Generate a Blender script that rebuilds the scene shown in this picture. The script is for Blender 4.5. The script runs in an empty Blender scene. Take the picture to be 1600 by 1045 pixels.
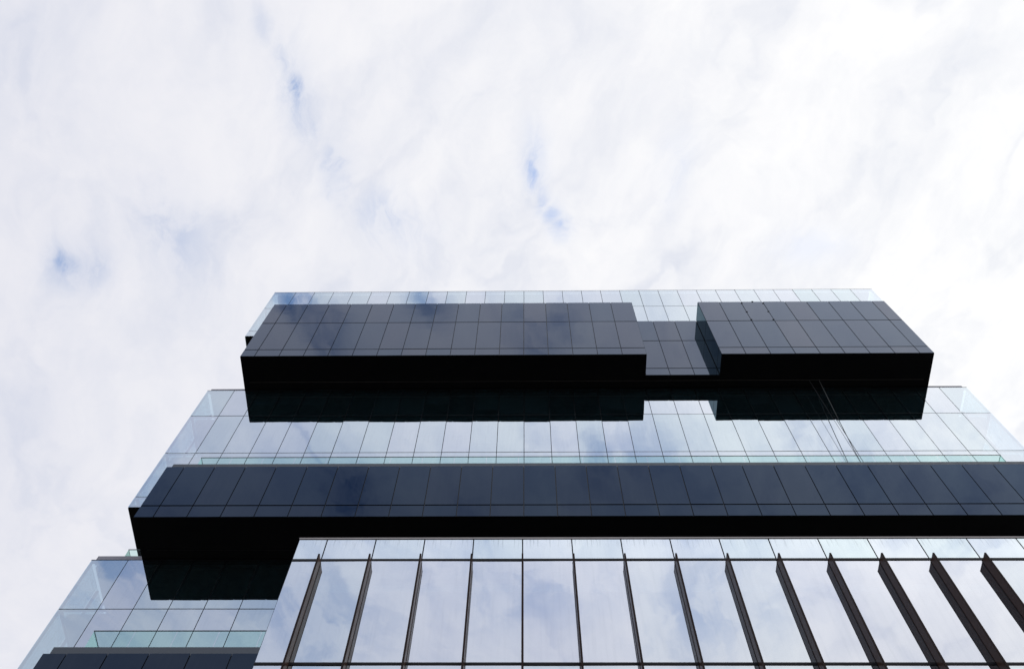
import bpy, bmesh, math, random
from mathutils import Matrix, Vector
random.seed(7)
scn = bpy.context.scene
col = scn.collection
R = math.radians
H = 1.6                                     # eye height above the pavement

# ------------------------------------------------------------------ camera
cam = bpy.data.cameras.new('camera')
cam.sensor_width = 36.0
cam.lens = 1443.4 / 1600 * 36.0
cam.clip_end = 20000
cam_o = bpy.data.objects.new('camera', cam)
col.objects.link(cam_o)
rx = Vector((0.99987341, 0.01089310, 0.01159748))
up = Vector((0.00532169, -0.91587124, 0.40143687))
fw = Vector((-0.01499468, 0.40132433, 0.91581327))
m = Matrix(((rx.x, up.x, -fw.x, 0.132), (rx.y, up.y, -fw.y, 0), (rx.z, up.z, -fw.z, H), (0, 0, 0, 1)))
cam_o.matrix_world = m
scn.camera = cam_o

# ------------------------------------------------------------------ exposure
scn.view_settings.view_transform = 'Standard'
scn.view_settings.look = 'None'
EXPOSURE = 1.0
scn.view_settings.exposure = EXPOSURE
scn.view_settings.gamma = 1.0
scn.cycles.max_bounces = 12
scn.cycles.transparent_max_bounces = 16

# ------------------------------------------------------------------ node helper
class NT:
    def __init__(s, tree):
        s.t = tree
        tree.nodes.clear()
    def n(s, typ, **kw):
        nd = s.t.nodes.new(typ)
        for k, v in kw.items():
            setattr(nd, k, v)
        return nd
    def l(s, a, b):
        s.t.links.new(a, b)
    def put(s, sock, v):
        if hasattr(v, 'is_linked') or hasattr(v, 'links'):
            s.l(v, sock)
        else:
            sock.default_value = v
    def math(s, op, a, b=0.0, c=0.0, clamp=False):
        nd = s.n('ShaderNodeMath', operation=op, use_clamp=clamp)
        for i, v in enumerate((a, b, c)):
            s.put(nd.inputs[i], v)
        return nd.outputs[0]
    def mapr(s, v, a, b, c, d, smooth=True):
        nd = s.n('ShaderNodeMapRange', interpolation_type='SMOOTHSTEP' if smooth else 'LINEAR')
        s.put(nd.inputs['Value'], v)
        for k, x in zip(('From Min', 'From Max', 'To Min', 'To Max'), (a, b, c, d)):
            s.put(nd.inputs[k], x)
        return nd.outputs['Result']
    def mix(s, f, a, b, blend='MIX'):
        nd = s.n('ShaderNodeMix', data_type='RGBA', blend_type=blend)
        s.put(nd.inputs[0], f)
        s.put(nd.inputs[6], a)
        s.put(nd.inputs[7], b)
        return nd.outputs[2]
    def noise(s, vec, scale, detail=4, rough=0.5, dist=0.0, dims='3D'):
        nd = s.n('ShaderNodeTexNoise', noise_dimensions=dims)
        s.l(vec, nd.inputs['Vector'])
        nd.inputs['Scale'].default_value = scale
        nd.inputs['Detail'].default_value = detail
        nd.inputs['Roughness'].default_value = rough
        nd.inputs['Distortion'].default_value = dist
        return nd
    def comb(s, x, y, z):
        nd = s.n('ShaderNodeCombineXYZ')
        for i, v in enumerate((x, y, z)):
            s.put(nd.inputs[i], v)
        return nd.outputs[0]

# ------------------------------------------------------------------ sky
SUN_EL, SUN_ROT = R(42), R(78)              # to the right of the tower and a little behind it
w = bpy.data.worlds.new('World')
scn.world = w
w.use_nodes = True
k = NT(w.node_tree)
sky = k.n('ShaderNodeTexSky', sky_type='NISHITA', sun_disc=False, sun_elevation=SUN_EL, sun_rotation=SUN_ROT)
sky.air_density = 1.0
sky.dust_density = 1.0
tc = k.n('ShaderNodeTexCoord')
sep = k.n('ShaderNodeSeparateXYZ')
k.l(tc.outputs['Generated'], sep.inputs[0])
dx, dy, dz = sep.outputs
zz = k.math('MAXIMUM', dz, 0.12)
px = k.math('DIVIDE', dx, zz)
py = k.math('DIVIDE', dy, zz)
# cloud-deck coordinates, turned so that the rolls of cloud run obliquely overhead
ca, sa = math.cos(R(-24)), math.sin(R(-24))
qx = k.math('SUBTRACT', k.math('MULTIPLY', px, ca), k.math('MULTIPLY', py, sa))
qy = k.math('ADD', k.math('MULTIPLY', px, sa), k.math('MULTIPLY', py, ca))
p2 = k.comb(px, py, 0.37)
warp = k.noise(p2, 5.0, 5, 0.55)
wsep = k.n('ShaderNodeSeparateColor')
k.l(warp.outputs['Color'], wsep.inputs[0])
wx = k.math('MULTIPLY', k.math('SUBTRACT', wsep.outputs[0], 0.5), 0.14)
wy = k.math('MULTIPLY', k.math('SUBTRACT', wsep.outputs[1], 0.5), 0.14)
q = k.comb(k.math('ADD', k.math('MULTIPLY', qx, 1.0), wx), k.math('ADD', k.math('MULTIPLY', qy, 0.55), wy), 0.0)
hx = k.math('ADD', px, k.math('MULTIPLY', wx, 0.55))
hy = k.math('ADD', py, k.math('MULTIPLY', wy, 0.55))
big = k.noise(q, 5.2, 7, 0.52).outputs[0]
fine = k.noise(q, 17.0, 8, 0.62).outputs[0]
# light through the deck: brighter towards the sun, duller away from it
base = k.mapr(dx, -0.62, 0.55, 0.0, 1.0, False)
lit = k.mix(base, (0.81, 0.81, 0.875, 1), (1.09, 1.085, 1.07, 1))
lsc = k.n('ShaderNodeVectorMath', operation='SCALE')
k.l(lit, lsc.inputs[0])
k.l(k.mapr(dx, -0.52, -0.9, 1.0, 0.30), lsc.inputs['Scale'])      # added dimming of the unseen left sky, to darken the fins' left faces
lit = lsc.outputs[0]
mid = k.noise(q, 9.5, 6, 0.55).outputs[0]
puff = k.noise(k.comb(hx, k.math('MULTIPLY', hy, 0.8), 0.0), 24.0, 7, 0.60).outputs[0]
vein_n = k.noise(q, 4.6, 5, 0.5, 0.3).outputs[0]
vein = k.mapr(k.math('ABSOLUTE', k.math('SUBTRACT', vein_n, 0.5)), 0.0, 0.045, 1.0, 0.0)
sh = k.math('ADD', k.mapr(big, 0.30, 0.58, 0.80, 0.0), k.math('MULTIPLY', k.mapr(fine, 0.34, 0.60, 1.0, 0.0), 0.42))
sh = k.math('ADD', sh, k.math('MULTIPLY', k.mapr(mid, 0.32, 0.60, 1.0, 0.0), 0.60))
sh = k.math('ADD', sh, k.math('MULTIPLY', k.mapr(puff, 0.34, 0.60, 1.0, 0.0), 0.30))
sh = k.math('ADD', sh, k.math('MULTIPLY', k.math('MULTIPLY', vein, k.mapr(mid, 0.35, 0.6, 1.0, 0.1)), 0.85))
back = k.mapr(py, -0.10, -0.95, 0.0, 1.0, False)     # thinner, bluer cloud over the street side, dullest away from the sun
shade_amt = k.math('MULTIPLY', sh, k.math('ADD', 0.21, k.math('MULTIPLY', k.mapr(k.math('ABSOLUTE', k.math('ADD', py, 0.64)), 0.0, 0.16, 1.0, 0.0), 0.30)))
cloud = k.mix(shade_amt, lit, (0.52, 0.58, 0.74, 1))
blue_w = k.math('MULTIPLY', k.mapr(py, -0.05, -0.6, 0.0, 1.0, False), k.mapr(px, -0.45, 0.45, 1.0, 0.30, False))
cloud = k.mix(blue_w, cloud, k.mix(1.0, cloud, (0.85, 0.91, 1.01, 1), 'MULTIPLY'))
dull = k.math('ADD', k.mapr(px, -0.75, -0.05, 0.94, 1.27, False), k.mapr(px, -0.05, 0.40, 0.0, 0.18, False))
low_sky = k.mapr(py, -0.60, -0.95, 1.0, 0.45)
dull = k.math('ADD', 1.0, k.math('MULTIPLY', k.math('SUBTRACT', dull, 1.0), k.math('MULTIPLY', low_sky, k.mapr(py, 0.0, -0.35, 0.0, 1.0))))
dsc = k.n('ShaderNodeVectorMath', operation='SCALE')
k.l(cloud, dsc.inputs[0])
k.l(dull, dsc.inputs['Scale'])
cloud = dsc.outputs[0]
# gaps in the deck through which the blue shows
holes = [  # p.x, p.y, radius x, radius y, strength
    (-0.2430, 0.1465, 0.011, 0.017, 1.0), (-0.2430, 0.155, 0.020, 0.04, 0.42),
    (0.0054, 0.2390, 0.008, 0.015, 0.85), (0.010, 0.228, 0.015, 0.030, 0.32), (0.0204, 0.2656, 0.008, 0.017, 0.45), (0.031, 0.287, 0.008, 0.016, 0.36), (0.0408, 0.309, 0.009, 0.016, 0.45), (0.013, 0.218, 0.009, 0.014, 0.40),
    (-0.5330, 0.3472, 0.015, 0.014, 0.75), (-0.5250, 0.350, 0.034, 0.024, 0.32), (-0.208, 0.250, 0.017, 0.035, 0.36), (-0.15, 0.305, 0.035, 0.03, 0.25),
    (-0.40, 0.31, 0.04, 0.05, 0.22), (-0.271, 0.083, 0.009, 0.018, 0.17), (-0.257, 0.118, 0.009, 0.020, 0.28), (-0.238, 0.182, 0.011, 0.022, 0.32), (0.31, 0.33, 0.04, 0.02, 0.09), (0.17, 0.25, 0.02, 0.04, 0.10),
    # over the street, seen only as reflections
    (-0.258, -0.392, 0.030, 0.045, 0.70), (-0.235, -0.44, 0.03, 0.06, 0.45), (-0.116, -0.391, 0.028, 0.03, 0.52),
    (-0.228, -0.663, 0.035, 0.05, 0.95), (0.03, -0.45, 0.04, 0.07, 0.5), (-0.55, -0.72, 0.10, 0.16, 0.55),
    (-0.30, -0.86, 0.12, 0.10, 0.35), (0.12, -0.62, 0.10, 0.05, 0.32), (-0.02, -0.80, 0.12, 0.06, 0.32), (0.25, -0.85, 0.10, 0.07, 0.3),
]
tot = None
for (cx, cy, sx, sy, st) in holes:
    a = k.math('DIVIDE', k.math('SUBTRACT', hx, cx), sx)
    b = k.math('DIVIDE', k.math('SUBTRACT', hy, cy), sy)
    r2 = k.math('ADD', k.math('MULTIPLY', a, a), k.math('MULTIPLY', b, b))
    g = k.math('MULTIPLY', k.math('EXPONENT', k.math('MULTIPLY', r2, -1.0)), st)
    tot = g if tot is None else k.math('MAXIMUM', tot, g)
hole = k.math('MULTIPLY', tot, k.mapr(fine, 0.38, 0.58, 1.7, 0.50), clamp=True)
wisp = k.math('MULTIPLY', k.mapr(big, 0.22, 0.36, 1.0, 0.0), 0.5)      # stray thin spots anywhere
hole = k.math('MAXIMUM', hole, wisp)
SKY_STR = 0.15
scaled = k.n('ShaderNodeVectorMath', operation='SCALE')
k.l(cloud, scaled.inputs[0])
scaled.inputs['Scale'].default_value = 1.0 / SKY_STR / 2 ** EXPOSURE
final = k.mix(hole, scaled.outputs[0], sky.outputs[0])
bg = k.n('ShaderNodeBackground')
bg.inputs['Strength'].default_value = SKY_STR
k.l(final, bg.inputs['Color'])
out = k.n('ShaderNodeOutputWorld')
k.l(bg.outputs[0], out.inputs['Surface'])

# ------------------------------------------------------------------ sun behind thin cloud
sl = bpy.data.lights.new('sun', 'SUN')
sl.energy = 1.5
sl.angle = R(12)
sl.color = (1.0, 0.95, 0.88)
so = bpy.data.objects.new('sun', sl)
col.objects.link(so)
sd = Vector((math.sin(SUN_ROT) * math.cos(SUN_EL), math.cos(SUN_ROT) * math.cos(SUN_EL), math.sin(SUN_EL)))
so.rotation_euler = sd.to_track_quat('Z', 'Y').to_euler()

# ------------------------------------------------------------------ materials
def mat(name):
    mt = bpy.data.materials.new(name)
    mt.use_nodes = True
    return mt, NT(mt.node_tree)

def principled(name, base, rough=0.5, metal=0.0, ior=1.5, var=0.0, scale=3.0):
    mt, k = mat(name)
    p = k.n('ShaderNodeBsdfPrincipled')
    p.inputs['Base Color'].default_value = (*base, 1)
    p.inputs['Roughness'].default_value = rough
    p.inputs['Metallic'].default_value = metal
    p.inputs['IOR'].default_value = ior
    if var:
        g = k.n('ShaderNodeNewGeometry')
        nz = k.noise(g.outputs['Position'], scale, 5, 0.6)
        f = k.mapr(nz.outputs[0], 0.3, 0.7, 1 - var, 1 + var)
        vm = k.n('ShaderNodeVectorMath', operation='SCALE')
        vm.inputs[0].default_value = base
        k.l(f, vm.inputs['Scale'])
        k.l(vm.outputs[0], p.inputs['Base Color'])
        k.l(k.mapr(nz.outputs[0], 0.3, 0.7, rough * 0.85, min(1, rough * 1.2)), p.inputs['Roughness'])
    o = k.n('ShaderNodeOutputMaterial')
    k.l(p.outputs[0], o.inputs[0])
    return mt

def coated_glass(name, tint, r0, r1, trans, streak=False):
    """solar-control glass: strong mirror coating, some see-through, panes faintly bowed"""
    mt, k = mat(name)
    g = k.n('ShaderNodeNewGeometry')
    oi = k.n('ShaderNodeObjectInfo')
    nz = k.noise(g.outputs['Position'], 0.7, 2, 0.4)
    bp = k.n('ShaderNodeBump')
    bp.inputs['Strength'].default_value = 1.0
    bp.inputs['Distance'].default_value = 0.0022
    k.l(nz.outputs[0], bp.inputs['Height'])
    rnd = oi.outputs['Random']
    tcol = k.mix(rnd, (tint[0] * 0.96, tint[1] * 0.99, tint[2] * 0.98, 1), (min(1, tint[0] * 1.02), min(1, tint[1] * 0.99), min(1, tint[2] * 1.015), 1))
    gl = k.n('ShaderNodeBsdfGlossy')
    gl.inputs['Roughness'].default_value = 0.012
    k.l(bp.outputs[0], gl.inputs['Normal'])
    k.l(tcol, gl.inputs['Color'])
    tr = k.n('ShaderNodeBsdfTransparent')
    tr.inputs['Color'].default_value = (*trans, 1)
    fr = k.n('ShaderNodeFresnel')
    fr.inputs['IOR'].default_value = 1.5
    fac = k.mapr(fr.outputs[0], 0.04, 0.35, r0, r1, False)
    ms = k.n('ShaderNodeMixShader')
    k.l(fac, ms.inputs[0])
    k.l(tr.outputs[0], ms.inputs[1])
    k.l(gl.outputs[0], ms.inputs[2])
    res = ms.outputs[0]
    # a little dust lying on the panes
    df = k.n('ShaderNodeBsdfDiffuse')
    df.inputs['Color'].default_value = (0.03, 0.12, 0.16, 1)
    sp = k.n('ShaderNodeSeparateXYZ')
    k.l(g.outputs['Position'], sp.inputs[0])
    st = k.noise(k.comb(k.math('MULTIPLY', sp.outputs[0], 9.0), sp.outputs[1], k.math('MULTIPLY', sp.outputs[2], 0.5)), 1.0, 4, 0.6)
    amt = k.mapr(st.outputs[0], 0.45, 0.75, 0.03, 0.07)
    if streak:
        st2 = k.noise(k.comb(k.math('MULTIPLY', sp.outputs[0], 14.0), sp.outputs[1], k.math('MULTIPLY', sp.outputs[2], 0.8)), 1.0, 3, 0.6)
        drip = k.math('MULTIPLY', k.mapr(st2.outputs[0], 0.5, 0.72, 0.0, 0.34), k.mapr(sp.outputs[2], 24.45, 25.03, 0.0, 1.0))
        amt = k.math('ADD', amt, drip)
        df.inputs['Color'].default_value = (0.26, 0.28, 0.30, 1)
    m2 = k.n('ShaderNodeMixShader')
    k.l(amt, m2.inputs[0])
    k.l(res, m2.inputs[1])
    k.l(df.outputs[0], m2.inputs[2])
    o = k.n('ShaderNodeOutputMaterial')
    k.l(m2.outputs[0], o.inputs[0])
    return mt

def dark_cladding(name, base, ior, tint):
    """black back-painted glass: only the surface reflection shows"""
    mt, k = mat(name)
    g = k.n('ShaderNodeNewGeometry')
    oi = k.n('ShaderNodeObjectInfo')
    nz = k.noise(g.outputs['Position'], 0.8, 2, 0.4)
    bp = k.n('ShaderNodeBump')
    bp.inputs['Strength'].default_value = 1.0
    bp.inputs['Distance'].default_value = 0.0025
    k.l(nz.outputs[0], bp.inputs['Height'])
    sp = k.n('ShaderNodeSeparateXYZ')
    k.l(g.outputs['Position'], sp.inputs[0])
    st = k.noise(k.comb(k.math('MULTIPLY', sp.outputs[0], 7.0), sp.outputs[1], k.math('MULTIPLY', sp.outputs[2], 0.35)), 1.0, 5, 0.65)
    dust = k.mapr(st.outputs[0], 0.42, 0.75, 0.0, 1.0)
    dust = k.math('MULTIPLY', dust, k.mapr(oi.outputs['Random'], 0.0, 1.0, 0.2, 1.0, False))
    df = k.n('ShaderNodeBsdfDiffuse')
    k.l(k.mix(dust, (*base, 1), (base[0] * 2.4, base[1] * 2.3, base[2] * 2.2, 1)), df.inputs['Color'])
    gl = k.n('ShaderNodeBsdfGlossy')
    k.l(k.mix(oi.outputs['Random'], (tint[0] * 0.94, tint[1] * 0.98, tint[2], 1), (tint[0] * 1.05, tint[1] * 1.02, tint[2], 1)), gl.inputs['Color'])
    k.l(k.mapr(dust, 0, 1, 0.015, 0.06), gl.inputs['Roughness'])
    k.l(bp.outputs[0], gl.inputs['Normal'])
    fr = k.n('ShaderNodeFresnel')
    fr.inputs['IOR'].default_value = ior
    ms = k.n('ShaderNodeMixShader')
    k.l(fr.outputs[0], ms.inputs[0])
    k.l(df.outputs[0], ms.inputs[1])
    k.l(gl.outputs[0], ms.inputs[2])
    o = k.n('ShaderNodeOutputMaterial')
    k.l(ms.outputs[0], o.inputs[0])
    return mt

M = {}
M['glass'] = coated_glass('coated_glass', (0.79, 0.835, 0.86), 0.70, 0.92, (0.45, 0.62, 0.66))
M['glass_end'] = coated_glass('end_wall_glass', (0.80, 0.86, 0.88), 0.18, 0.5, (0.62, 0.80, 0.84))
M['glass_fin'] = coated_glass('fin_block_glass', (0.84, 0.87, 0.90), 0.74, 0.94, (0.45, 0.62, 0.66))
M['glass_spandrel'] = coated_glass('streaked_spandrel_glass', (0.85, 0.92, 0.93), 0.78, 0.96, (0.45, 0.6, 0.64), True)
M['dark'] = dark_cladding('black_cladding_glass', (0.004, 0.0045, 0.006), 1.47, (0.53, 0.70, 1.0))
M['dark_brightened'] = dark_cladding('brightened_cladding_glass', (0.005, 0.0055, 0.007), 1.74, (0.71, 0.785, 0.95))  # same cladding as the lower boxes, brighter reflection put into tint and IOR
M['dark_end'] = dark_cladding('end_cladding_glass', (0.003, 0.0035, 0.004), 1.22, (0.6, 0.8, 0.85))
M['joint'] = principled('dark_mullion', (0.010, 0.010, 0.013), 0.5, 0, 1.25)
M['black'] = principled('black_metal', (0.0035, 0.0038, 0.0045), 0.35, 0, 1.3)
M['soffit'] = principled('black_soffit_panel', (0.0016, 0.0017, 0.0022), 0.35, 0, 1.15)
M['track'] = principled('soffit_track_metal', (0.028, 0.025, 0.023), 0.5, 0, 1.3)
M['coping'] = principled('grey_coping', (0.30, 0.29, 0.33), 0.5, 0, 1.45, 0.08)
M['coping_dark'] = principled('slate_coping', (0.055, 0.065, 0.08), 0.45, 0, 1.45, 0.1)
M['cap'] = principled('stone_grey_cap', (0.34, 0.31, 0.30), 0.5, 0, 1.45, 0.1)
M['fin'] = principled('bronze_fin_metal', (0.062, 0.036, 0.027), 0.30, 0.0, 1.14, 0.12, 2.0)
M['fin_edge'] = principled('bronze_fin_edge', (0.022, 0.012, 0.010), 0.5, 0, 1.15)
M['rail'] = principled('grey_rail_metal', (0.10, 0.11, 0.115), 0.35, 0.6)
M['slab'] = principled('floor_slab', (0.34, 0.34, 0.33), 0.8)
M['ceiling_edge'] = principled('white_bulkhead', (0.75, 0.75, 0.74), 0.8)
M['core'] = principled('core_wall', (0.12, 0.12, 0.12), 0.8)
M['blind'] = principled('blind_fabric', (0.15, 0.16, 0.17), 0.9, 0, 1.4, 0.15, 0.35)
M['roof'] = principled('roof_gravel', (0.20, 0.20, 0.19), 0.9, 0, 1.4, 0.2)
M['clamp'] = principled('black_clamp', (0.008, 0.008, 0.009), 0.5)
M['rope_light'] = principled('pale_rope', (0.085, 0.09, 0.09), 0.85)
M['rope_dark'] = principled('grey_rope', (0.05, 0.05, 0.055), 0.85)
# clear pane: balustrades and the hidden sides of a glass panel
mt, k = mat('clear_pane')
tr = k.n('ShaderNodeBsdfTransparent')
tr.inputs['Color'].default_value = (1, 1, 1, 1)
o = k.n('ShaderNodeOutputMaterial')
k.l(tr.outputs[0], o.inputs[0])
M['clear'] = mt
mt, k = mat('green_balustrade_glass')
tr = k.n('ShaderNodeBsdfTransparent')
tr.inputs['Color'].default_value = (0.75, 0.93, 0.88, 1)
gl = k.n('ShaderNodeBsdfGlossy')
gl.inputs['Color'].default_value = (0.9, 1.0, 0.98, 1)
gl.inputs['Roughness'].default_value = 0.02
fr = k.n('ShaderNodeFresnel')
fr.inputs['IOR'].default_value = 1.3
ms = k.n('ShaderNodeMixShader')
k.l(k.math('MULTIPLY', fr.outputs[0], 0.4), ms.inputs[0])
k.l(tr.outputs[0], ms.inputs[1])
k.l(gl.outputs[0], ms.inputs[2])
o = k.n('ShaderNodeOutputMaterial')
k.l(ms.outputs[0], o.inputs[0])
M['balu'] = mt
# pavement
mt, k = mat('paving')
g = k.n('ShaderNodeNewGeometry')
br = k.n('ShaderNodeTexBrick')
k.l(g.outputs['Position'], br.inputs['Vector'])
br.inputs['Scale'].default_value = 1.2
br.inputs['Mortar Size'].default_value = 0.008
br.inputs['Color1'].default_value = (0.15, 0.148, 0.142, 1)
br.inputs['Color2'].default_value = (0.19, 0.187, 0.18, 1)
br.inputs['Mortar'].default_value = (0.06, 0.06, 0.06, 1)
p = k.n('ShaderNodeBsdfPrincipled')
p.inputs['Roughness'].default_value = 0.8
nz = k.noise(g.outputs['Position'], 0.4, 6, 0.6)
k.l(k.mix(k.mapr(nz.outputs[0], 0.35, 0.7, 0.0, 0.5), br.outputs[0], (0.09, 0.088, 0.085, 1)), p.inputs['Base Color'])
o = k.n('ShaderNodeOutputMaterial')
k.l(p.outputs[0], o.inputs[0])
M['paving'] = mt

# ------------------------------------------------------------------ builders
def empty(name, loc, label, cat, group=None):
    o = bpy.data.objects.new(name, None)
    col.objects.link(o)
    o.location = loc
    o['label'] = label
    o['category'] = cat
    if group:
        o['group'] = group
    bpy.context.view_layer.update()
    return o

def link(name, me, parent=None, kind=None, label=None):
    o = bpy.data.objects.new(name, me)
    col.objects.link(o)
    if parent is not None:
        o.parent = parent
        # meshes are built in world coordinates: undo the offset of the Empty they hang under
        if parent.type == 'EMPTY':
            o.matrix_parent_inverse = Matrix.Translation(-parent.location)
    if kind:
        o['kind'] = kind
    if label:
        o['label'] = label
    return o

class MB:
    """collects boxes, each with one material, into one mesh"""
    def __init__(s):
        s.bm = bmesh.new()
        s.mats = []
    def mi(s, m_):
        if m_ not in s.mats:
            s.mats.append(m_)
        return s.mats.index(m_)
    def box(s, x0, x1, y0, y1, z0, z1, m_, front=None, skip=()):
        vs = [s.bm.verts.new(c) for c in ((x0, y0, z0), (x1, y0, z0), (x1, y1, z0), (x0, y1, z0), (x0, y0, z1), (x1, y0, z1), (x1, y1, z1), (x0, y1, z1))]
        F = dict(bottom=(0, 3, 2, 1), top=(4, 5, 6, 7), front=(0, 1, 5, 4), back=(2, 3, 7, 6), left=(3, 0, 4, 7), right=(1, 2, 6, 5))
        for nm, f in F.items():
            if nm in skip:
                continue
            fc = s.bm.faces.new([vs[i] for i in f])
            fc.material_index = s.mi(front if (front and nm == 'front') else m_)
        return s
    def bar(s, a, b, r, m_, n=8):
        a, b = Vector(a), Vector(b)
        d = (b - a).normalized()
        u = d.orthogonal().normalized()
        v = d.cross(u)
        ra = [s.bm.verts.new(a + r * (u * math.cos(2 * math.pi * i / n) + v * math.sin(2 * math.pi * i / n))) for i in range(n)]
        rb = [s.bm.verts.new(b + r * (u * math.cos(2 * math.pi * i / n) + v * math.sin(2 * math.pi * i / n))) for i in range(n)]
        for i in range(n):
            f = s.bm.faces.new((ra[i], ra[(i + 1) % n], rb[(i + 1) % n], rb[i]))
            f.material_index = s.mi(m_)
            f.smooth = True
        s.bm.faces.new(list(reversed(ra))).material_index = s.mi(m_)
        s.bm.faces.new(rb).material_index = s.mi(m_)
        return s
    def build(s, name, parent=None, kind=None, label=None):
        bmesh.ops.recalc_face_normals(s.bm, faces=s.bm.faces[:])
        me = bpy.data.meshes.new(name)
        s.bm.to_mesh(me)
        s.bm.free()
        for m_ in s.mats:
            me.materials.append(M[m_])
        return link(name, me, parent, kind, label)

_pm = {}
def panel_mesh(name, w_, h_, t_, front, rest):
    key = (name, round(w_, 3), round(h_, 3), front)
    if key not in _pm:
        b = MB()
        b.mi(front)
        b.box(-w_ / 2, w_ / 2, 0, t_, -h_ / 2, h_ / 2, rest, front)
        me = bpy.data.meshes.new(name)
        b.bm.normal_update()
        b.bm.to_mesh(me)
        b.bm.free()
        for m_ in b.mats:
            me.materials.append(M[m_])
        _pm[key] = me
    return _pm[key]

def panel(name, parent, x0, x1, y, z0, z1, front, rest, gap_v, gap_h, tilt, t_=0.03):
    """one pane hung on the facade, out of true by a hair"""
    me = panel_mesh(name, x1 - x0 - gap_v, z1 - z0 - gap_h, t_, front, rest)
    o = link(name, me, parent)
    o.location = ((x0 + x1) / 2, y, (z0 + z1) / 2)
    o.rotation_euler = (R(random.gauss(0, tilt)), 0, R(random.gauss(0, tilt)))
    return o

# ------------------------------------------------------------------ measurements (metres, heights above the pavement)
DG, DD, DR_, DF = 26.06, 23.75, 25.16, 17.12
GL, GR = -19.70, 27.21
DL, DRT = -17.39, 24.88
XA, XB = 7.49, 12.02
Z = {n: v + H for n, v in dict(gt=67.97, g1=64.635, g2=60.348, gb=59.408, dt=59.623, d1=56.247, d2=52.042, db=51.109, mt=51.026, m1=47.745,
     m2=43.52, m3=39.284, mb=38.353, et=38.393, e1=35.079, eb=34.206, lt=34.17, l1=30.86, l2=26.66, lb=25.70, kt=25.754, k1=22.44, kb=21.57,
     ft=23.446, f1=22.422, f2=18.184).items()}
BACK = 52.0
P = 1.5
def grid(x0, x1, lo=0.35):
    """panel boundaries on the 1.5 m module between two ends; slivers join their neighbour"""
    xs = [x0]
    i = math.ceil(x0 / P - 1e-6)
    while i * P < x1 - 1e-6:
        if i * P - xs[0] > lo and x1 - i * P > lo:
            xs.append(i * P)
        i += 1
    xs.append(x1)
    return xs

# ------------------------------------------------------------------ ground
gb = MB()
gb.box(-4000, 4000, -4000, 4000, -0.5, 0, 'paving')
gb.build('pavement', None, 'structure')

# ------------------------------------------------------------------ the tower
tower = empty('office_tower', (3.75, 38, 0), 'tall office tower of stacked pale mirror-glass boxes and projecting black boxes', 'building')

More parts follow.
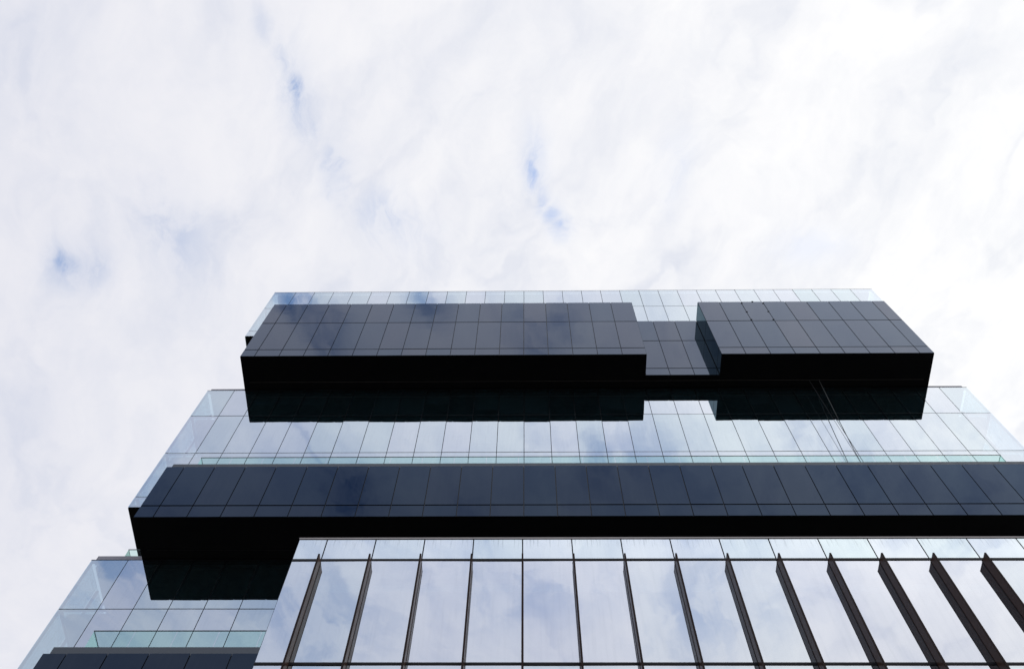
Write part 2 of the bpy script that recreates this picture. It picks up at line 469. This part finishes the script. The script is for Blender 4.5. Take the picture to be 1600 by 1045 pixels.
def glass_box(z_top, z_bot, lines, roof_z, pane_rows, blind_rows):
    """a stack of glazed storeys; lines are the horizontal joints from the top down"""
    b = MB()
    # roof deck, back wall, core
    b.box(GL + 0.25, GR - 0.25, DG + 0.25, BACK, z_top - 0.25, z_top - 0.02, 'roof')
    b.box(GL + 4.6, GR - 4.6, DG + 6.5, BACK - 0.4, z_bot + 0.32, z_top - 0.26, 'core')
    b.box(GL, GR, BACK, BACK + 0.3, z_bot, z_top, 'core')
    part = b.build('glass_box', tower)
    # underside
    s = MB()
    s.box(GL + 0.02, GR - 0.02, DG + 0.05, BACK - 0.01, z_bot, z_bot + 0.3, 'soffit')
    s.build('soffit', part)
    sl_ = MB()
    for zz_ in lines[:-1]:
        sl_.box(GL + 0.4, GR - 0.4, DG + 0.22, BACK - 0.5, zz_ - 0.45, zz_ - 0.06, 'slab')
    if len(lines) > 1:
        sl_.build('floor_slab', part, 'stuff')
    # mullions: vertical bars on the module, horizontal bars at the joints, on the front and both ends
    f = MB()
    xs = grid(GL, GR)
    zs = [z_top] + lines + [z_bot]
    for x in xs[1:-1]:
        f.box(x - 0.03, x + 0.03, DG + 0.034, DG + 0.15, z_bot + 0.005, z_top - 0.005, 'joint')
    for x in (GL + 0.05, GR - 0.05):
        f.box(x - 0.03, x + 0.03, DG + 0.034, DG + 0.14, z_bot + 0.005, z_top - 0.005, 'joint')
    for zz_ in lines:
        f.box(GL + 0.03, GR - 0.03, DG + 0.012, DG + 0.13, zz_ - 0.028, zz_ + 0.028, 'joint')
    for zz_ in lines:
        for x in (GL + 0.10, GR - 0.10):
            f.box(x - 0.07, x + 0.07, DG + 0.16, BACK - 0.05, zz_ - 0.05, zz_ + 0.05, 'joint')
    y = DG + 1.54
    while y < BACK - 1:
        for x in (GL + 0.10, GR - 0.10):
            f.box(x - 0.065, x + 0.065, y - 0.03, y + 0.03, z_bot + 0.31, z_top - 0.27, 'joint')
        y += 1.5
    f.box(GL + 0.002, GR - 0.002, DG + 0.002, DG + 0.2, z_top - 0.004, z_top + 0.035, 'joint')
    f.build('mullion_frame', part)
    # the panes
    rest = MB()
    for r in range(len(zs) - 1):
        a, c = zs[r + 1], zs[r]
        gv, gh = 0.034, 0.05
        for i in range(len(xs) - 1):
            if (r, i) in pane_rows or r in pane_rows:
                panel('glass_panel', part, xs[i], xs[i + 1], DG, a, c, 'glass', 'clear', gv, gh, 0.085)
            else:
                rest.box(xs[i] + gv / 2, xs[i + 1] - gv / 2, DG, DG + 0.03, a + gh / 2, c - gh / 2, 'clear', 'glass')
        y = DG + 0.04
        while y < BACK - 1:                        # the end walls
            for (x, o_) in ((GL, 0.03), (GR, -0.03)):
                n0 = len(rest.bm.faces)
                rest.box(min(x, x + o_), max(x, x + o_), y + 0.02, min(y + 1.5, BACK) - 0.02, a + gh / 2, c - gh / 2, 'clear', None)
                rest.bm.faces.ensure_lookup_table()
                idx = n0 + (4 if x == GL else 5)
                rest.bm.faces[idx].material_index = rest.mi('glass_end')
            y += 1.5
    rest.build('glazing', part, 'stuff')
    # blinds drawn to different heights behind the panes
    bl = MB()
    any_ = False
    for r in blind_rows:
        a, c = zs[r + 1], zs[r]
        for i in range(1, len(xs) - 2):
            u = random.random()
            if u < 0.25:
                continue
            d = (c - a - 0.5) * random.choice((0.35, 0.55, 0.62, 0.8, 1.0))
            bl.box(xs[i] + 0.06, xs[i + 1] - 0.06, DG + 0.17, DG + 0.18, c - 0.08 - d, c - 0.08, 'blind')
            any_ = True
    if any_:
        bl.build('roller_blind', part, 'stuff')
    return part

def parapet(part, x0, x1, y, z0, z1, m_):
    b = MB()
    b.box(x0, x1, y, y + 0.18, z0, z1, m_)
    return b.build('coping', part)

top_box = glass_box(Z['gt'], Z['gb'], [Z['g1'], Z['g2']], None, {0}, [1])
parapet(top_box, GL + 0.35, GR - 0.35, DG + 0.05, Z['gt'] + 0.036, Z['gt'] + 0.16, 'coping')
mid_box = glass_box(Z['mt'], Z['mb'], [Z['m1'], Z['m2'], Z['m3']], None, {0, 1}, [0, 1, 2])
parapet(mid_box, GL + 0.10, DL - 0.02, DG + 0.14, Z['mt'] + 0.036, Z['mt'] + 0.47, 'coping')
parapet(mid_box, DRT + 0.02, GR - 0.10, DG + 0.14, Z['mt'] + 0.036, Z['mt'] + 0.47, 'coping')
low_box = glass_box(Z['lt'], Z['lb'], [Z['l1'], Z['l2']], None, {(0, i) for i in range(4)} | {(1, i) for i in range(8)}, [1])
parapet(low_box, GL + 0.10, DL - 0.02, DG + 0.14, Z['lt'] + 0.036, Z['lt'] + 0.47, 'coping')
parapet(low_box, DRT + 0.02, GR - 0.10, DG + 0.14, Z['lt'] + 0.036, Z['lt'] + 0.47, 'coping')
base_box = glass_box(Z['kb'] - 0.05, 0.01, [Z['kb'] - 3.4, Z['kb'] - 7.6, Z['kb'] - 11.8, Z['kb'] - 16.0], None, set(), [])

def dark_panels(part, x0, x1, y, zs, vis=None, m_='dark'):
    xs = grid(x0, x1, 0.3)
    rest = None
    for r in range(len(zs) - 1):
        a, c = zs[r + 1], zs[r]
        for i in range(len(xs) - 1):
            nm = 'spandrel_panel' if c - a < 1.2 else 'cladding_panel'
            if vis is not None and not vis(xs[i], xs[i + 1]):
                if rest is None:
                    rest = MB()
                rest.box(xs[i] + 0.02, xs[i + 1] - 0.02, y, y + 0.03, a + 0.03, c - 0.03, 'dark')
                continue
            lo = 0.04 if r < len(zs) - 2 else 0.006       # the lowest pane runs down to the arris
            hi = 0.04 if r > 0 else 0.01
            panel(nm, part, xs[i], xs[i + 1], y, a + lo - 0.0, c - hi, m_, 'dark', 0.044, 0.0, 0.085)
    if rest:
        rest.build('cladding', part, 'stuff')

def dark_side(part, x, y0, y1, zs, sgn):
    """cladding on an end wall, flush with the front panels"""
    b = MB()
    ys = [y0]
    while ys[-1] + P < y1 - 0.3:
        ys.append(ys[-1] + P)
    ys.append(y1)
    for r in range(len(zs) - 1):
        for i in range(len(ys) - 1):
            xa, xb = (x, x + 0.03) if sgn < 0 else (x - 0.03, x)
            b.box(xa, xb, ys[i] + (0.035 if i == 0 else 0.02), ys[i + 1] - 0.02, zs[r + 1] + (0.03 if r < len(zs) - 2 else 0.006), zs[r] - 0.03, 'dark_end')
    return b.build('end_cladding', part)

# --- the high black storey: two projecting boxes joined by a recess
zs = [Z['dt'], Z['d1'], Z['d2'], Z['db']]
b = MB()
e = 0.045
b.box(DL + e, XA - e, DD + e, BACK - 3, Z['db'] + 0.05, Z['dt'] - 0.004, 'black')
b.box(XA - e + 0.001, XB + e - 0.001, DR_ + e, BACK - 3.2, Z['db'] + 0.052, Z['dt'] - 0.006, 'black')
b.box(XB + e, DRT - e, DD + e, BACK - 3, Z['db'] + 0.05, Z['dt'] - 0.004, 'black')
high = b.build('dark_box', tower)
dark_panels(high, DL, XA, DD, zs, None, 'dark_brightened')
dark_panels(high, XB, DRT, DD, zs, None, 'dark_brightened')
dark_panels(high, XA + 0.01, XB - 0.01, DR_, zs, None, 'dark_brightened')
dark_side(high, DL, DD, BACK - 3, zs, -1)
dark_side(high, XA, DD, DR_ - 0.01, zs, 1)
dark_side(high, XB, DD, DR_ - 0.01, zs, -1)
dark_side(high, DRT, DD, BACK - 3, zs, 1)
b = MB()
b.box(DL + 0.01, XA - 0.01, DD + 0.034, BACK - 3, Z['db'] + 0.003, Z['db'] + 0.048, 'soffit')
b.box(XA - 0.009, XB + 0.009, DR_ + 0.034, BACK - 3, Z['db'] + 0.004, Z['db'] + 0.047, 'soffit')
b.box(XB + 0.01, DRT - 0.01, DD + 0.034, BACK - 3, Z['db'] + 0.003, Z['db'] + 0.048, 'soffit')
b.build('soffit', high)
b = MB()
b.box(DL + 0.35, DRT - 0.35, 25.53, 25.555, Z['db'] - 0.03, Z['db'] + 0.0025, 'track')
b.build('soffit_track', high)
for (x0, x1) in ((DL, XA), (XB, DRT)):
    b = MB()
    b.box(x0 + 0.3, x1 - 0.3, DD + 0.12, DD + 0.3, Z['dt'] - 0.003, Z['dt'] + 0.10, 'coping_dark')
    b.box(x0 + 1.25, x1 - 1.25, DD + 0.16, DD + 0.28, Z['dt'] + 0.101, Z['dt'] + 0.20, 'coping_dark')
    b.build('coping', high)
# clamps round one pane that has been taken out and put back
for (x, z) in ((15.02, 60.98), (15.02, 59.38), (15.02, 58.02), (15.80, 61.2), (16.48, 60.9), (16.48, 59.42), (16.48, 58.02)):
    b = MB()
    b.box(x - 0.06, x + 0.06, DD - 0.04, DD - 0.012, z - 0.022, z + 0.022, 'clamp')
    b.box(x - 0.04, x + 0.04, DD - 0.012, DD + 0.006, z - 0.02, z + 0.02, 'clamp')
    b.build('clamp', high)

# --- the long black storeys lower down
def long_box(zt, z1, zb, vis, terrace):
    zs = [zt, z1, zb]
    b = MB()
    b.box(DL + e, DRT - e, DD + e, BACK - 3, zb + 0.05, zt - 0.06, 'black')
    part = b.build('dark_box', tower)
    dark_panels(part, DL, DRT, DD, zs, vis)
    dark_side(part, DL, DD, BACK - 3, zs, -1)
    dark_side(part, DRT, DD, BACK - 3, zs, 1)
    b = MB()
    b.box(DL + 0.01, DRT - 0.01, DD + 0.034, BACK - 3, zb + 0.003, zb + 0.048, 'soffit')
    b.build('soffit', part)
    b = MB()
    b.box(DL + 0.35, DRT - 0.35, 25.53, 25.55, zb - 0.02, zb + 0.0025, 'black')
    b.build('soffit_track', part)
    b = MB()
    b.box(DL + 0.16, DRT - 0.16, DD + 0.15, DD + 0.42, zt - 0.058, zt + 0.48, 'coping_dark')
    b.box(DL + 0.16, DL + 0.42, DD + 0.42, DG - 0.02, zt - 0.058, zt + 0.48, 'coping_dark')
    b.box(DRT - 0.42, DRT - 0.16, DD + 0.42, DG - 0.02, zt - 0.058, zt + 0.48, 'coping_dark')
    b.build('coping', part)
    return part

def balustrade(parent, x0, x1, y, yb, z0, z1, mod):
    b = MB()
    b.bar((x0, y + 0.012, z1), (x1, y + 0.012, z1), 0.022, 'rail')
    b.bar((x0 + 0.012, y + 0.04, z1), (x0 + 0.012, yb, z1), 0.014, 'rail')
    b.bar((x1 - 0.012, y + 0.04, z1), (x1 - 0.012, yb, z1), 0.014, 'rail')
    part = b.build('balustrade', parent)
    n = max(1, round((x1 - x0) / mod))
    for i in range(n):
        a, c = x0 + (x1 - x0) * i / n, x0 + (x1 - x0) * (i + 1) / n
        g = MB()
        g.box(a + 0.014, c - 0.014, y, y + 0.024, z0, z1 - 0.03, 'clear', 'balu')
        g.build('glass_pane', part)
    for (xa) in (x0, x1 - 0.024):
        g = MB()
        g.box(xa, xa + 0.024, y + 0.03, yb, z0, z1 - 0.03, 'balu', None, ('right', 'front', 'back'))
        g.build('glass_pane', part)
    return part

mid_dark = long_box(Z['et'], Z['e1'], Z['eb'], lambda a, c: a < 22.6, True)
balustrade(mid_dark, -16.34, 23.84, 24.31, DG - 0.05, Z['et'] + 0.02, 40.17 + H, 1.62)
low_dark = long_box(Z['kt'], Z['k1'], Z['kb'], lambda a, c: c < -7.4, True)
balustrade(low_dark, -16.40, 23.84, 24.31, DG - 0.05, Z['kt'] + 0.02, 27.56 + H, 1.62)
balustrade(low_box, -18.70, -17.45, 26.62, 30, Z['lt'] + 0.02, 35.70 + H, 1.3)

# ------------------------------------------------------------------ the finned block standing in front
FL, FR = -6.873, 31.3
block = empty('finned_block', (12, 20.5, 0), 'lower mirror-glass block with vertical bronze fins standing in front of the tower', 'building')
zs = [Z['ft'], Z['f1'], Z['f2'], Z['f2'] - 4.24, Z['f2'] - 8.48, Z['f2'] - 12.7, 0.02]
xs = grid(FL, FR)
b = MB()
b.box(FL + 0.06, FR - 0.06, DF + 2.4, DG - 2.5, 0.0, Z['ft'] - 0.4, 'core')
b.box(FL + 0.05, FR - 0.05, DF + 0.16, DG - 2.5, Z['ft'] - 0.35, Z['ft'] - 0.05, 'roof')
b.box(FL + 0.02, FL + 0.06, DF + 0.035, DG - 2.5, 0.01, Z['ft'] - 0.02, 'dark')
b.box(FR - 0.06, FR - 0.02, DF + 0.035, DG - 2.5, 0.01, Z['ft'] - 0.02, 'dark')
for zz_ in zs[1:-1]:
    b.box(FL + 0.1, FR - 0.1, DF + 0.2, DF + 2.38, zz_ - 0.62, zz_ - 0.30, 'slab')
    b.box(FL + 0.1, FR - 0.1, DF + 0.22, DF + 2.38, zz_ - 1.02, zz_ - 0.98, 'slab')
    b.box(FL + 0.1, FR - 0.1, DF + 0.19, DF + 0.21, zz_ - 1.22, zz_ - 0.90, 'ceiling_edge')
b.build('body', block)
b = MB()
b.box(FL - 0.005, FR + 0.005, DF - 0.02, DF + 0.26, Z['ft'] + 0.004, Z['ft'] + 0.062, 'cap')
b.build('coping', block)
for x in xs[1:-1]:
    pass
b = MB()
for x in xs[1:-1]:
    b.box(x - 0.03, x + 0.03, DF + 0.032, DF + 0.15, 0.02, Z['ft'] - 0.01, 'joint')
for x in (FL + 0.07, FR - 0.07):
    b.box(x - 0.05, x + 0.03, DF + 0.032, DF + 0.15, 0.02, Z['ft'] - 0.01, 'joint')
b.box(FL + 0.02, FR - 0.02, DF + 0.01, DF + 0.15, Z['ft'] - 0.03, Z['ft'] + 0.002, 'joint')
b.build('mullion_frame', block)
for zz_ in zs[1:-1]:
    b = MB()
    b.box(FL + 0.01, FR - 0.01, DF - 0.02, DF + 0.12, zz_ - 0.04, zz_ + 0.04, 'joint')
    b.build('transom', block)
rest = MB()
for r in range(len(zs) - 1):
    a, c = zs[r + 1], zs[r]
    for i in range(len(xs) - 1):
        if r < 3 and xs[i] < 18.5:
            fr_ = 'glass_spandrel' if r == 0 else 'glass_fin'
            panel('spandrel_panel' if r == 0 else 'glass_panel', block, xs[i], xs[i + 1], DF, a, c, fr_, 'clear', 0.036, 0.06, 0.08)
        else:
            rest.box(xs[i] + 0.018, xs[i + 1] - 0.018, DF, DF + 0.03, a + 0.03, c - 0.03, 'clear', 'glass_fin')
rest.build('glazing', block, 'stuff')
FIN_TOP = 22.30 + H
fin_me = None
for x in xs[1:-1]:
    if fin_me is None:
        b = MB()
        b.mi('fin')
        b.box(-0.022, 0.022, -0.305, -0.022, 0.0, FIN_TOP - 0.3, 'fin')
        b.box(-0.026, 0.026, -0.330, -0.306, 0.0, FIN_TOP - 0.3, 'fin_edge')
        b.box(-0.030, 0.030, -0.021, -0.001, 0.0, FIN_TOP - 0.3, 'fin_edge')
        o = b.build('fin', block)
        fin_me = o.data
    else:
        o = link('fin', fin_me, block)
    o.location = (x, DF, 0.3)

# ------------------------------------------------------------------ ropes from the soffit track
def rope(name, pts, r, m_, label):
    b = MB()
    for i in range(len(pts) - 1):
        b.bar(pts[i], pts[i + 1], r, m_, 8)
    o = b.build(name)
    o['label'] = label
    o['category'] = 'rope'
    o['group'] = 'ropes hanging below the high black box'
rope('hanging_rope', [(18.13, 25.56, Z['db'] - 0.03), (17.73, 25.50, 45.88 + H), (17.50, 25.47, 42.55 + H), (17.28, 25.42, Z['et'] - 0.02)], 0.020, 'rope_light',
     'thicker pale rope slanting down from the black soffit to the terrace')
rope('hanging_rope', [(17.50, 25.52, Z['db'] - 0.03), (17.47, 25.5, 45.8 + H), (17.45, 25.49, Z['et'] - 0.02)], 0.010, 'rope_dark',
     'thin dark rope hanging straight down beside the thicker pale rope')
